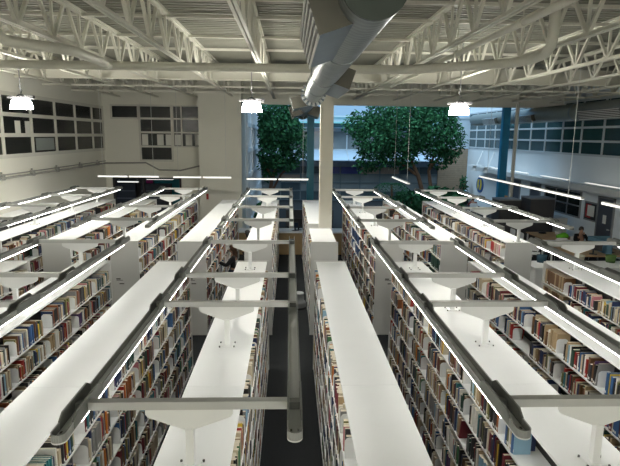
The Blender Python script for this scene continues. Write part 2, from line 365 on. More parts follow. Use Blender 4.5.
# ------------------------------------------------------------------ bookshelves
TOP = 2.21; EP = .315; CW = .278; PITCH = 1.5; X0 = .79
LEV = [.10,.445,.79,1.135,1.48,1.825]
LNAME = ['bottom','fifth','fourth','third','second','top']
def rowname(k):
    return (f"{ordw(k+1)} row right of aisle" if k >= 0 else f"{ordw(-k)} row left of aisle")
MC = {}
def cached(key, fn):
    if key not in MC: MC[key] = fn()
    return MC[key]
def bxm(key, mats, *boxes):
    def f():
        q = MB()
        for b in boxes: q.box(*b)
        return q.mesh(key[0], mats)
    return cached(key, f)
BAYS = []    # (range, side, y0, y1, k, block)
def make_range(k, y0, y1, nb, block, label, seam=None, sides=None, hx=EP):
    xc = X0 + PITCH*k; L = y1 - y0; vis = 1 if k < 0 else -1
    t = thing('bookshelf', label, 'bookshelf', (xc, y0, 0), 0, f'white bookshelves, {block} block')
    for yy in (0, L-.025):
        e = obj('end_panel', bxm(('end_panel', hx), panelm, (-hx,hx,0,.025,0,TOP+.012)), t, (0,yy,0))
        occ(xc-hx, xc+hx, y0+yy, y0+yy+.025, 0, TOP+.012)
    cuts = [.025] + ([seam-y0] if seam else [L/2]) + [L-.025]
    for a, b in zip(cuts, cuts[1:]):
        obj('canopy_top', bxm(('canopy_top', round(b-a,3)), white, (-CW,CW,.0015,b-a-.0015,TOP-.025,TOP)), t, (0,a,0))
    occ(xc-CW, xc+CW, y0, y1, TOP-.025, TOP)
    bl = (L-.05)/nb
    obj('back_panel', bxm(('back_panel', round(L,3)), darkgap, (-.008,.008,.025,L-.025,.1,TOP-.026)), t)
    obj('kick_base', bxm(('kick_base', round(L,3)), whiteshelf, (-hx+.03,hx-.03,.025,L-.025,0,.085)), t)
    occ(xc-.01, xc+.01, y0, y1, 0, TOP)
    for i in range(nb+1):
        if 0 < i < nb: obj('upright', bxm(('upright',), whiteshelf, (-.03,.03,-.016,.016,.085,TOP-.026)), t, (0,.025+bl*i,0))
    for s in (-1, 1):
        if sides and s not in sides: continue
        for z in LEV:
            occ(*sorted((xc+s*.01, xc+s*(hx-.005))), y0, y1, z-.02, z)
            if s == vis or k in (-1,0):
                me = bxm(('shelf', s, round(bl,3)), whiteshelf, (*sorted((s*.031, s*(hx-.005))),.003,bl-.003,-.02,0))
                for i in range(nb): obj('shelf', me, t, (0,.025+bl*i,z))
            else:
                obj('shelf', bxm(('shelf', s, 'L', round(L,3)), whiteshelf, (*sorted((s*.031, s*(hx-.005))),.027,L-.027,-.02,0)), t, (0,0,z))
        for i in range(nb): BAYS.append((t, s, y0+.025+bl*i+.018, y0+.025+bl*(i+1)-.018, k, block, s == vis))
    return t
for k in range(-4, 4):
    make_range(k, 2.6, 9.93, 8, 'front', f"white bookshelf in the {rowname(k).replace('aisle','the open aisle')}, front block", seam=4.79)
for k in range(-5, 4):
    if k == 0:
        make_range(0, 11.77, 13.62, 2, 'back', 'short white bookshelf standing in front of the cream column')
        make_range(0, 14.3, 19.6, 6, 'back', 'white bookshelf standing behind the cream column')
    else: make_range(k, 11.77, 19.6, 8, 'back', f"white bookshelf in the {rowname(k).replace('aisle','the open aisle')}, back block")
make_range(-6, 11.77, 18.4, 7, 'back', 'white bookshelf standing along the left wall', sides=(1,))
# printed range labels on the cross aisle end panels
for k in (-5,-4,-3,-2,1,2,3):
    t = thing('range_sign', f"small label on end panel of {rowname(k)}, back block", 'sign', (X0+PITCH*k+(.0 if k != -3 else -.12), 11.77, 1.28), 0, 'end panel labels')
    bx(-.1,.1,-.004,-.001,-.11,.11).build('card', panelm, t)
    q = MB(); q.box(-.085,.01,-.006,-.0045,.06,.085); q.box(-.085,.06,-.006,-.0045,.035,.045); q.box(-.02,.085,-.006,-.0045,-.05,-.03); q.build('print', blackm, t)

# ------------------------------------------------------------------ aisle light frames
HB = 2.71
plate_poly = [(-.31,.0),(.31,.0),(.31,-.045),(.295,-.065),(.26,-.08),(.045,-.16),(-.045,-.16),(-.26,-.08),(-.295,-.065),(-.31,-.045)]
pm = MB(); pm.prism(plate_poly, 'y', -.012, .012); plate_me = pm.mesh('bracket_plate', white)
pm = MB(); pm.box(-.028,.028,-.028,.028,.008,HB-.03-TOP-.155); post_me = pm.mesh('post', white)
pm = MB(); pm.box(-.06,.06,-.05,.05,0,.008)
for sx in (-1,1):
    for sy in (-1,1): pm.prism([(sx*.05-.014,sy*.045-.014),(sx*.05+sx*.03+.01*sx,sy*.045+sy*.02-.008),(sx*.05+sx*.04,sy*.045+sy*.02+.012),(sx*.05+.01,sy*.045+.016)], 'z', 0, .006)
base_me = pm.mesh('base_plate', white)
pm = MB()
for sx in (-1,1):
    for sy in (-1,1): pm.tube([(sx*.082,sy*.062,0),(sx*.082,sy*.062,.018)], .009, 8)
bolt_me = pm.mesh('bolts', boltm)
pm = MB(); pm.box(-.70,.70,-.032,.032,-.03,.03); bar_me = pm.mesh('crossbar', barm)
def rail_mesh(L):
    r = MB(); w = .05; y0, y1 = 0, L
    r.box(-w,w,w,L-w,-.045,-.035,2); r.box(-w,-w+.010,w,L-w,-.035,.02); r.box(w-.010,w,w,L-w,-.035,.02)
    for yy in (.06,.13,L-.06,L-.13):
        for sx in (-1,1): r.box(sx*.024-.007,sx*.024+.007,yy-.014,yy+.014,-.035,-.0335 if .055<yy<L-.055 else .0,1)
    for (yc, s) in ((w, -1), (L-w, 1)):
        arcp = [(w*math.cos(PI*i/10), yc + s*w*math.sin(PI*i/10)) for i in range(11)]
        if s < 0: arcp = arcp[::-1]
        r.prism(arcp, 'z', -.045, -.034, 2)
        for a_, b_ in zip(arcp, arcp[1:]): r.bar((a_[0]*.93,yc+(a_[1]-yc)*.93,-.007),(b_[0]*.93,yc+(b_[1]-yc)*.93,-.007), .008, .054)
    return r.mesh('rail', [railm, boltm, white])  # white channel floor: light falling inside the rail put into its colour
def lens_mesh(L):
    r = MB(); p = [(-.046,-.0455),(.046,-.0455),(.044,-.059),(-.044,-.059)]
    r.prism(p, 'y', .30, L-.30); return r.mesh('lens', lensm)
pm = MB()
for a_, b_ in ((-.052,-.038),(.038,.052)): pm.prism([(-.27,-.03),(-.27,.024),(-.21,.064),(.21,.064),(.27,.024),(.27,-.03)], 'x', a_, b_, 0); conn_me = pm.mesh('rail_cover', greyrail)
pm = MB(); pm.box(-.037,.037,-.032,.032,-.034,.022); joint_me = pm.mesh('rail_clamp', greyrail)
def light_frame(k, ra, rb, posts, block, label):
    xc = X0 + PITCH*k
    t = thing('light_frame', label, 'light frame', (xc, ra, TOP), 0, f'aisle light frames, {block} block')
    L = rb - ra
    rm = cached(('rail', L), lambda: rail_mesh(L)); lm = cached(('lens', L), lambda: lens_mesh(L))
    for s in (-1, 1):
        r = obj('rail', rm, t, (s*.75, 0, HB-TOP)); obj('lens', lm, r)
        occ(xc+s*.75-.05, xc+s*.75+.05, ra, rb, HB-.08, HB+.03)
        for p in posts:
            obj('rail_cover', conn_me, r, (0, p-ra, 0)); obj('rail_clamp', joint_me, r, (-s*.0, p-ra, 0))
    for p in posts:
        obj('crossbar', bar_me, t, (0, p-ra, HB-TOP)); occ(xc-.7, xc+.7, p-.03, p+.03, HB-.03, HB+.03)
        obj('bracket_plate', plate_me, t, (0, p-ra, HB-TOP-.031)); occ(xc-.28, xc+.28, p-.01, p+.01, HB-.11, HB-.03)
        po = obj('post', post_me, t, (0, p-ra, 0)); obj('base_plate', base_me, po); obj('bolts', bolt_me, po)
for k in (-3,-1,1,3):
    light_frame(k, 3.09, 9.56, (3.52,5.80,7.06,9.34), 'front', f"grey lit ladder frame above the {rowname(k).replace('aisle','the open aisle')}, front block")
for k in (-5,-3,-1,1,3):
    light_frame(k, 10.94, 19.0, (11.86,14.05,16.5,18.65), 'back', f"grey lit ladder frame above the {rowname(k).replace('aisle','the open aisle')}, back block")

# ------------------------------------------------------------------ camera
cam = bpy.data.cameras.new('camera'); co = bpy.data.objects.new('camera', cam); COL.objects.link(co); S.camera = co
cam.sensor_width = 36; cam.lens = 530/620*36; cam.clip_end = 200; cam.clip_start = .05
th, ph, ro = math.radians(10.45), math.radians(2.24), math.radians(.66)
CF = Vector((math.sin(ph)*math.cos(th), math.cos(ph)*math.cos(th), -math.sin(th)))
R0 = Vector((math.cos(ph), -math.sin(ph), 0)); U0 = R0.cross(CF)
CR = R0*math.cos(ro) + U0*math.sin(ro); CU = CR.cross(CF); CP = Vector((0,0,4.6))
co.matrix_world = Matrix(((CR.x,CU.x,-CF.x,CP.x),(CR.y,CU.y,-CF.y,CP.y),(CR.z,CU.z,-CF.z,CP.z),(0,0,0,1)))
def project(p):
    v = Vector(p) - CP; w = v.dot(CF)
    return (310 + 530*v.dot(CR)/w, 233 - 530*v.dot(CU)/w) if w > .1 else (-999, -999)

# ------------------------------------------------------------------ books
PAL = [('navy',(.02,.035,.10),10),('blue',(.04,.11,.26),6),('pale-blue',(.25,.42,.55),4),('teal',(.03,.17,.19),2.5),('dark-green',(.02,.065,.045),5),('green',(.07,.20,.09),2),
       ('black',(.010,.010,.011),13),('charcoal',(.045,.045,.05),9),('grey',(.26,.26,.26),6),('white',(.72,.71,.67),11),('cream',(.58,.52,.38),11),('tan',(.38,.28,.16),9),
       ('brown',(.14,.07,.03),8),('maroon',(.15,.015,.025),7),('red',(.36,.03,.025),4),('orange',(.6,.2,.03),2),('yellow',(.68,.48,.05),2),('pink',(.52,.2,.24),1.5),('purple',(.09,.045,.14),1),('beige',(.48,.40,.28),7),('olive',(.16,.16,.05),3),('rust',(.28,.09,.03),3)]
CN = [p[0] for p in PAL]; WT = [p[2] for p in PAL]
BM = [mat('cover_'+p[0].replace(' ','_'), p[1], .5, noise=(14,.12)) for p in PAL]
pagem = mat('page_block', (.66,.60,.48), .9, noise=(40,.08)); stickm = mat('spine_label', (.8,.8,.76), .7, noise=(20,.03))
rnd = random.Random(5)
BOOKS = []; ENDS = []; SHELVES = {}
for (t, s, y0, y1, k, block, vis) in BAYS:
    xf = t.location.x + s*EP
    for li, z in enumerate(LEV):
        if not vis and not (k in (-1,0) and li > 1) and li < 4: continue
        if k == -6: 
            if li != 1: continue
        run = []
        frac = rnd.uniform(.72, .98) if rnd.random() > .05 else rnd.uniform(.25,.55)
        if k == 3 and block == 'front': frac = rnd.uniform(.8,.99)
        cur = y1 - rnd.uniform(0,.03); stop = y1 - (y1-y0)*frac
        cset = 0; hb = rnd.uniform(.20,.26)
        while True:
            if cset <= 0:
                ci = rnd.choices(range(len(PAL)), WT)[0]
                if rnd.random() < .05: cset = rnd.randint(3,9); th_, hh_, dd_ = rnd.uniform(.016,.034), hb+rnd.uniform(-.01,.04), rnd.uniform(.15,.2)
                tk = min(.062, max(.010, rnd.lognormvariate(-3.82, .42))); hh = min(.295, max(.165, rnd.gauss(hb, .026))); dp = min(.25, hh*rnd.uniform(.62,.8))
            if cset > 0: tk, hh, dp = th_, hh_, dd_; cset -= 1
            # special runs the photograph shows
            if k == 3 and block == 'front' and y1 > 9.0 and li >= 4: ci, tk, hh, dp = CN.index('brown') if rnd.random() < .7 else CN.index('tan'), .05, .27, .2
            if k == 3 and block == 'back' and y0 < 12.7 and li == 5: ci = CN.index(rnd.choice(['pink','beige','white'])) if cur < y1-.25 else CN.index('red'); hh = .26
            if k == 2 and block == 'back' and y0 < 12.7 and li in (3,4): ci, hh, tk, dp = CN.index('dark-green'), .29, .05, .21
            if k == 1 and block == 'back' and 14 < y0 < 16.0 and li in (3,4): ci, hh, tk, dp = CN.index('navy') if rnd.random() < .4 else CN.index('blue'), .28, .05, .22
            if cur - tk < max(stop, y0): break
            ins = .012 + max(0, rnd.gauss(.004,.012))
            BOOKS.append(dict(s=s, x=xf - s*ins, y=cur-tk, t=tk-.0012, z=z, h=hh, d=dp, c=ci, k=k, b=block, l=li, vis=vis, lean=0)); run.append(len(BOOKS)-1)
            cur -= tk
            if rnd.random() < .012: cur -= .03
        if run:
            SHELVES.setdefault((k, block, s, li), []).extend(run)
            gap = cur - y0
            if gap > .10 and rnd.random() < .35:
                b = BOOKS[run[-1]]; b['lean'] = math.asin(min(.35, rnd.uniform(.10,.3)))
                cur -= b['h']*math.sin(b['lean'])
            if gap > .04 and vis and rnd.random() < .9: ENDS.append((s, xf, cur-.004, z, k, block, li))
bvh = BVHTree.FromPolygons([Vector(v) for v in OCC_V], OCC_F)
def seen(p):
    x, y = project(p)
    if not (0 <= x < 620 and 0 <= y < 466): return False
    v = Vector(p) - CP; d = v.length
    return bvh.ray_cast(CP, v/d, d - .006)[0] is None
def score(b):
    if not b['vis']: return 0
    xs = b['x']; s = b['s']; yc = b['y'] + b['t']/2
    q = [project((xs, yy, zz)) for yy, zz in ((b['y'],b['z']),(b['y']+b['t'],b['z']),(b['y']+b['t'],b['z']+b['h']),(b['y'],b['z']+b['h']))]
    a = abs(sum(q[i][0]*q[(i+1)%4][1]-q[(i+1)%4][0]*q[i][1] for i in range(4)))/2
    pts = [(xs+s*.004, yc, b['z']+b['h']*f) for f in (.15,.5,.9)] + [(xs-s*.04, yc, b['z']+b['h']+.003)]
    return a*sum(seen(p) for p in pts)/4 + .001*a
for b in BOOKS: b['score'] = score(b)
order = sorted(range(len(BOOKS)), key=lambda i: -BOOKS[i]['score'])
SEL = set(order[:300])
def neighbours(i):
    b = BOOKS[i]
    o = [BOOKS[j] for j in (i+1, i-1) if 0 <= j < len(BOOKS) and (BOOKS[j]['k'],BOOKS[j]['b'],BOOKS[j]['s'],BOOKS[j]['l']) == (b['k'],b['b'],b['s'],b['l'])]
    return [CN[x['c']] for x in o]
def size(b): return 'thick' if b['t'] > .04 else 'thin' if b['t'] < .021 else 'medium'
LAB = {}
for key, lst in SHELVES.items():
    cnt = {}; tot = {}
    for i in lst:
        kk = (CN[BOOKS[i]['c']], tuple(neighbours(i))); cnt[kk] = cnt.get(kk, 0) + 1
    seq = sorted(lst, key=lambda i: -BOOKS[i]['y'])
    idx = {}
    for i in seq:
        c = CN[BOOKS[i]['c']]; idx[c] = idx.get(c, 0) + 1
        if i in SEL:
            b = BOOKS[i]; nb = neighbours(i); kk = (c, tuple(nb))
            where = f"{LNAME[b['l']]} shelf, {rowname(b['k'])}" + ('' if b['b'] == 'front' else ', back block')
            if cnt[kk] == 1 and len(nb) == 2 and nb[0] != c and nb[1] != c:
                mid = f"between {nb[0]} and {nb[1]} ones"
                LAB[i] = f"{c} book {mid}, {where}"
            else:
                LAB[i] = f"{c} book, {ordw(idx[c])} {c} from far end, {where}"
nsel = 0
for i in sorted(SEL):
    b = BOOKS[i]; s = b['s']; T, H, D = b['t'], b['h'], b['d']; c = min(.0028, T*.14)
    q = MB()   # cover: spine and two boards; spine faces +s in x
    X = lambda a, bb: tuple(sorted((s*a, s*bb)))
    q.box(*X(-c,0), 0, T, 0, H); q.box(*X(-D,-c), 0, c, 0, H); q.box(*X(-D,-c), T-c, T, 0, H)
    if T > .013 and rnd.random() < .8: q.box(*X(0,.0007), T*.12, T*.88, .018, .046, 1)
    o = q.build('book', [BM[b['c']], stickm], None, (b['x'], b['y'], b['z']))
    if b['lean']: o.rotation_euler = (b['lean'], 0, 0)
    tag(o, LAB[i], 'book', 'library books on the white shelves')
    p = MB(); p.box(*X(-D+.004,-c), c, T-c, .003, H-.004); p.build('page_block', pagem, o)
# every other book: one object, since there are thousands of them
V = []; F = []; MI = []
for i, b in enumerate(BOOKS):
    if i in SEL: continue
    s = b['s']; o = len(V); T, H, D = b['t'], b['h'], b['d']
    x0, x1 = sorted((b['x']-s*D, b['x'])); y0, y1, z0, z1 = b['y'], b['y']+T, b['z'], b['z']+H
    vs = [(x0,y0,z0),(x1,y0,z0),(x1,y1,z0),(x0,y1,z0),(x0,y0,z1),(x1,y0,z1),(x1,y1,z1),(x0,y1,z1)]
    if b['lean']:
        ca, sa = math.cos(b['lean']), math.sin(b['lean'])
        vs = [(x, y0+(y-y0)*ca-(z-z0)*sa + 0, z0+(y-y0)*sa+(z-z0)*ca) for x, y, z in vs]
    V += vs
    F += [(o+4,o+5,o+6,o+7),(o,o+1,o+5,o+4),(o+1,o+2,o+6,o+5),(o+2,o+3,o+7,o+6),(o+3,o,o+4,o+7)]
    MI += [len(PAL)] + [b['c']]*4
    if b['vis'] and T > .013 and (i % 4):
        o = len(V); xq = b['x'] + s*.0007
        if not b['lean']:
            V += [(xq,y0+T*.12,z0+.018),(xq,y0+T*.88,z0+.018),(xq,y0+T*.88,z0+.046),(xq,y0+T*.12,z0+.046)]; F.append((o,o+1,o+2,o+3)); MI.append(len(PAL)+1)
me = bpy.data.meshes.new('books'); me.from_pydata(V, [], F)
for x in BM + [pagem, stickm]: me.materials.append(x)
me.polygons.foreach_set('material_index', MI); me.update()
tag(obj('remaining_books', me), 'thousands of smaller looking books packed along the rest of the white shelves', 'books', None, 'stuff')
# bookends
em = MB(); hh = .20; r = .04
poly = [(0,0),(.15,0)] + [(.15-r+r*math.cos(a), hh-r+r*math.sin(a)) for a in (0,PI/8,PI/4,3*PI/8,PI/2)] + [(r+r*math.cos(a), hh-r+r*math.sin(a)) for a in (PI/2,5*PI/8,3*PI/4,7*PI/8,PI)]
def bookend_mesh(s):
    e = MB(); e.prism([(-s*x, z) for x, z in poly], 'y', -.0015, .0015); e.box(*sorted((0,-s*.12)), .0015, .09, 0, .0012); return e.mesh('bookend', white)
BE = {1: bookend_mesh(1), -1: bookend_mesh(-1)}
vis_e = []
for e in ENDS:
    s, xf, y, z, k, block, li = e
    if any(seen((xf - s*(.012+dx), y-.006, z+dz)) for dx in (.01,.05) for dz in (.05,.12,.19)): vis_e.append(e)
vis_e.sort(key=lambda e: (Vector((e[1], e[2], e[3]))-CP).length)
vis_e = vis_e[:290]
byrow = {}
for e in vis_e: byrow.setdefault((e[4], e[5], e[6]), []).append(e)
for kk, lst in byrow.items():
    lst.sort(key=lambda e: -e[2])
    for n_, (s, xf, y, z, k, block, li) in enumerate(lst):
        o = obj('bookend', BE[s], None, (xf - s*.012, y, z))
        tag(o, f"white bookend plate, {ordw(n_+1)} from far end, {LNAME[li]} shelf, {rowname(k)}" + ('' if block == 'front' else ', back block'), 'bookend', 'white bookends on the shelves')
print('books', len(BOOKS), 'bookends', len(vis_e))
#@@REST0@@
# ------------------------------------------------------------------ atrium
struct('wall_atrium_far', bx(-2.3, XR+.2, YF, YF+.2, 0, .3), midgrey)
facm = mat('facade_frame', (.50,.58,.64), .5, noise=(3,.05)); facd = mat('facade_frame_dark', (.10,.15,.18), .5, noise=(3,.05))
glasses = {n_: mat('facade_'+n_, c, r_, noise=(1.1,a)) for n_, c, r_, a in (('pale',(.50,.60,.68),.3,.05),('grey_glass',(.20,.24,.26),.12,.25),('dark_glass',(.07,.10,.12),.12,.3),('navy',(.02,.045,.25),.3,.1),('beige',(.30,.25,.21),.5,.1),('slate',(.12,.19,.26),.4,.1),('sky_roof',(.42,.56,.70),.3,.05),('cyan',(.30,.68,.70),.4,.05),('deep_teal',(.008,.06,.085),.3,.1))}
def band(name, x0, x1, z0, z1, m_, y0=YF-.12, y1=YF, k_=None):
    o = bx(x0, x1, y0, y1, z0, z1).build(name, m_); return tag(o, None, None, None, 'structure')
band('trim_4', -2.12, XR, 5.86, 5.98, facm, YF-.2, YF)
band('trim_5', -2.12, 10.6, 5.42, 5.54, glasses['cyan'], YF-.9, YF)
band('trim_6', -2.12, 10.6, 5.14, 5.42, glasses['deep_teal'], YF-.85, YF)
band('trim_7', -2.12, 10.6, 4.94, 5.12, facm, YF-.2, YF)
band('trim_8', -2.12, 10.6, 2.45, 2.95, glasses['slate'], YF-.3, YF)
us = [-2.08+1.22*i for i in range(11)]
pan = {}
cb = rnd
window_grid('window_6', 'y', YF, us, [5.56,5.86], glasses['pale'], frame=facm, fw=.07, proud=-.1)
window_grid('window_7', 'y', YF, us, [3.62,4.94], glasses['grey_glass'], frame=facm, fw=.09, proud=-.1)
us2 = [-2.08+1.42*i for i in range(10)]
for i in range(9):
    for j in range(4):
        x = (us2[i]+us2[i+1])/2
        pan[(i,j)] = glasses['grey_glass'] if j in (1,2) else glasses['dark_glass']
        if j == 3: pan[(i,j)] = glasses['navy'] if 2.2 < x < 5 else glasses['beige'] if 5.2 < x < 8.5 else glasses['dark_glass']
        if -1.2 < x < .9 and j < 3: pan[(i,j)] = glasses['beige'] if j == 2 else glasses['dark_glass']
window_grid('window_8', 'y', YF, us2, [.0,.68,1.29,1.88,2.45], pan, frame=facd, fw=.08, proud=-.1)
m = MB(); m.add([(-2.1,YF-1.6,2.96),(10.6,YF-1.6,2.96),(10.6,YF-.02,3.6),(-2.1,YF-.02,3.6),(-2.1,YF-1.6,2.90),(10.6,YF-1.6,2.90),(10.6,YF-.02,3.54),(-2.1,YF-.02,3.54)], [(0,1,2,3),(7,6,5,4),(0,4,5,1),(1,5,6,2),(2,6,7,3),(3,7,4,0)])
for u in us: m.bar((u,YF-1.62,2.98),(u,YF-.04,3.62), .06, .04, 1)
struct('trim_9', m, [glasses['sky_roof'], facm])
band('wall_atrium_upper', 10.6, XR, 3.83, 5.86, glasses['pale'])
window_grid('window_9', 'x', -2.12, [25.75+1.53*i for i in range(9)], [.15,1.4,2.62,3.84,5.06,6.28], mat('atrium_side_glass', (.14,.23,.31), .2, noise=(1.5,.25)), frame=mat('atrium_side_frame', (.78,.84,.88), .5, noise=(3,.04)), fw=.2, proud=.12)
struct('wall_atrium_side', bx(-2.32, -2.12, YB+.2, YF+.2, 0, 7.1), wallb)
t = MB()
for i in range(22): t.box(10.62, 12.72, YF-.16 + (.01 if i % 2 else 0), YF-.02, .85+.134*i, .85+.134*i+.128)
tag(t.build('timber_panel', mat('timber_cladding', (.30,.23,.16), .7, noise=(5,.2))), 'brown horizontal board panel on the far wall right of the big tree', 'wall panel')
tag(bx(10.5, 12.7, YF-.9, YF-.3, 0, .75).build('planter_bench', blackm), 'black low bench under the brown board panel', 'bench')

# trees
leafm = mat('leaf_green', (.032,.13,.055), .75, spec=.15, noise=(1.3,.45)); leafd = mat('leaf_deep', (.016,.065,.032), .75, spec=.15, noise=(1.5,.4)); barkm = mat('bark', (.13,.075,.045), .9, noise=(6,.3))
tr = random.Random(3)
def leaves(blobs, n, size, mats, clip=None):
    q = MB(); tot = sum(b[3]*b[4]*b[5] for b in blobs)
    for (cx, cy, cz, rx, ry, rz) in blobs:
        for _ in range(int(n*rx*ry*rz/tot)+40):
            while True:
                a, b, c = tr.uniform(-1,1), tr.uniform(-1,1), tr.uniform(-1,1); r2 = a*a+b*b+c*c
                if .16 < r2 < 1: break
            p = Vector((cx+a*rx, cy+b*ry, cz+c*rz))
            if clip and not clip(p): continue
            d = Vector((tr.gauss(0,1), tr.gauss(0,1), tr.gauss(-.5,.6))).normalized(); sd = d.cross(Vector((tr.gauss(0,1),tr.gauss(0,1),tr.gauss(0,1)))).normalized()
            L = size*tr.uniform(.7,1.4); W = L*.24
            q.add([p, p+d*L*.5+sd*W, p+d*L, p+d*L*.5-sd*W], [(0,1,2,3)], tr.randint(0,len(mats)-1))
    return q
def tree(label, loc, trunk, blobs, n, size=.26, clip=None):
    t = thing('ficus_tree', label, 'tree', loc)
    q = MB()
    for pts, rs in trunk: q.tube(pts, rs, 9)
    q.build('trunk', barkm, t)
    leaves(blobs, n, size, [leafm, leafd, leafm], clip).build('foliage', [leafm, leafd, leafm], t)
    return t
tree('big leafy green tree standing in the atrium right of the cream column', (7.9, 31, 0),
     [([(.2,0,0),(.0,0,1.2),(-.35,0,2.3),(-.9,0,3.4)], [.17,.14,.12,.07]), ([(.4,.2,0),(.5,.1,1.4),(.3,.2,2.6),(.6,0,3.8)], [.15,.12,.10,.06]), ([(-.35,0,2.3),(-1.6,.3,3.2),(-2.8,0,3.7)], [.09,.07,.04]), ([(.3,.2,2.6),(1.0,.2,3.6),(1.3,0,4.4)], [.08,.06,.03])],
     [(-1.4,0,4.9,1.7,1.5,1.6),(.3,0,5.1,1.5,1.5,1.6),(-3.0,-.2,4.5,1.35,1.3,1.35),(-3.9,0,5.2,1.0,1.1,.8),(1.3,0,4.4,1.0,1.2,1.3),(-2.2,.3,5.9,1.4,1.2,.8),(.2,.3,6.1,1.5,1.2,.7),(-3.1,0,3.4,1.0,.9,.8),(-1.5,.2,3.5,1.2,1,.8),(.9,.2,3.4,.8,.8,.7),(-3.6,-.1,2.9,.55,.5,.5)], 14000, .21)
tree('dark leafy tree standing in the atrium left of the teal column', (-1.0, 30, 0),
     [([(-.2,0,0),(-.15,0,1.2),(.0,0,2.2),(.4,0,3.2)], [.14,.12,.10,.06]), ([(.0,0,2.2),(-.4,0,3.0),(-.6,0,3.8)], [.08,.06,.04]), ([(-.15,0,1.2),(.5,.2,2.4),(1.3,0,3.2)], [.08,.06,.03])],
     [(.4,0,5.0,1.3,1.2,1.1),(.2,.2,5.9,1.25,1.2,.75),(.1,0,3.7,1.0,1.0,.9),(1.3,.2,4.0,.9,.9,1.0),(-.45,0,4.7,.75,.8,.9),(-.3,.1,3.1,.6,.6,.45),(.7,0,3.0,.7,.7,.4),(-.15,.1,2.4,.4,.4,.4)], 7000, .22, lambda p: p.x > -.72)
def shrub(label, loc, r_, h, n, group='low plants in the atrium', size=.3):
    t = thing('shrub', label, 'shrub', loc, 0, group)
    q = MB()
    for k in range(4):
        a = k*1.7; q.tube([(0,0,0),(.3*r_*math.cos(a),.3*r_*math.sin(a),h*.5),(.5*r_*math.cos(a),.5*r_*math.sin(a),h*.8)], [.03,.02,.01], 6)
    q.build('stem', barkm, t)
    leaves([(0,0,h*.58,r_,r_,h*.45)], n, size, [leafd, leafm]).build('foliage', [leafd, leafm], t)
shrub('bushy green shrub at the foot of the big right tree, left side', (6.6,29.2,0), .9, 1.7, 600)
shrub('bushy green shrub at the foot of the big right tree, middle', (8.1,29.0,0), 1.0, 1.9, 700)
shrub('bushy green shrub below the brown board panel', (9.4,30.5,0), .8, 1.6, 500)
shrub('low green plant behind the far end of the first left row', (-1.2,27.0,0), .5, 1.2, 350)
shrub('narrow green plant beside the brown board panel', (12.1,36.6,0), .3, 1.9, 250, size=.2)
t = thing('palm', 'small arching palm left of the big right tree', 'palm', (5.7, 29.5, 0))
q = MB(); q.tube([(0,0,0),(.05,0,1.1),(.0,0,1.9)], [.09,.07,.06], 8); q.build('trunk', barkm, t)
for k in range(11):
    a = k*2*PI/11 + .2; L = 1.25; f = MB()
    pts = [Vector((L*u*math.cos(a), L*u*math.sin(a), 1.9 + .75*u - 1.25*u*u)) for u in [i/8 for i in range(9)]]
    f.tube(pts, [.014]*8+[.004], 5)
    sd = Vector((-math.sin(a), math.cos(a), 0))
    for i in range(1, 9):
        d = (pts[i]-pts[i-1]).normalized()
        for sg in (-1, 1):
            w = .38*math.sin(PI*min(1,(i+.6)/9)); p = pts[i]; e = p + sd*sg*w + d*.15 - Vector((0,0,.10))
            f.add([p-d*.03, e, p+d*.05], [(0,1,2)])
    f.build('frond', leafd, t)

# service desk at the end of the aisle
t = thing('service_desk', 'service desk with white top and tan wooden front at the aisle end', 'desk', (0, 20.4, 0))
bx(-2.2,2.3,-.32,.36,.04,.90).build('carcass', deskwood, t); bx(-2.25,2.35,-.42,.42,.90,.95).build('counter_top', white, t); bx(-2.15,2.25,-.28,.30,0,.04).build('plinth', blackm, t)
def monitor(x, y, z, rz, label, w=.52, h=.32):
    t = thing('monitor', label, 'monitor', (x, y, z), rz, 'computer monitors')
    bx(-w/2,w/2,-.015,.02,.13,.13+h).build('screen_housing', blackm, t); q = MB(); q.box(-.03,.03,.01,.03,.01,.2); q.build('neck', blackm, t); bx(-.12,.12,-.08,.10,0,.012).build('foot', blackm, t)
    bx(-w/2+.015,w/2-.015,-.017,-.0155,.145,.115+h).build('screen', mat('screen_off', (.02,.03,.05), .15), t)
monitor(.35,20.45,.95,PI, 'black monitor on the service desk, right of the aisle end'); monitor(-.9,20.5,.95,PI, 'black monitor on the service desk behind the first left row'); monitor(.22,19.98+.3,.95,.4,'small black screen leaning by the service desk monitor', .26, .2)
t = thing('step_stool', 'grey round kick step stool on the carpet against a bookshelf', 'stool', (.25, 13.75, 0))
q = MB(); q.lathe([(.20,.03),(.195,.16),(.18,.19),(.145,.20),(.13,.40)], 24); q.build('body', midgrey, t)
q = MB(); q.lathe([(0,.43),(.13,.43),(.14,.42),(.14,.395),(.13,.395)], 24); q.build('top_step', mat('stool_grey', (.38,.40,.41), .6, noise=(8,.05)), t)
q = MB(); q.lathe([(.205,0),(.21,.03),(.2,.05),(.195,.03)], 24); q.build('base_ring', blackm, t)
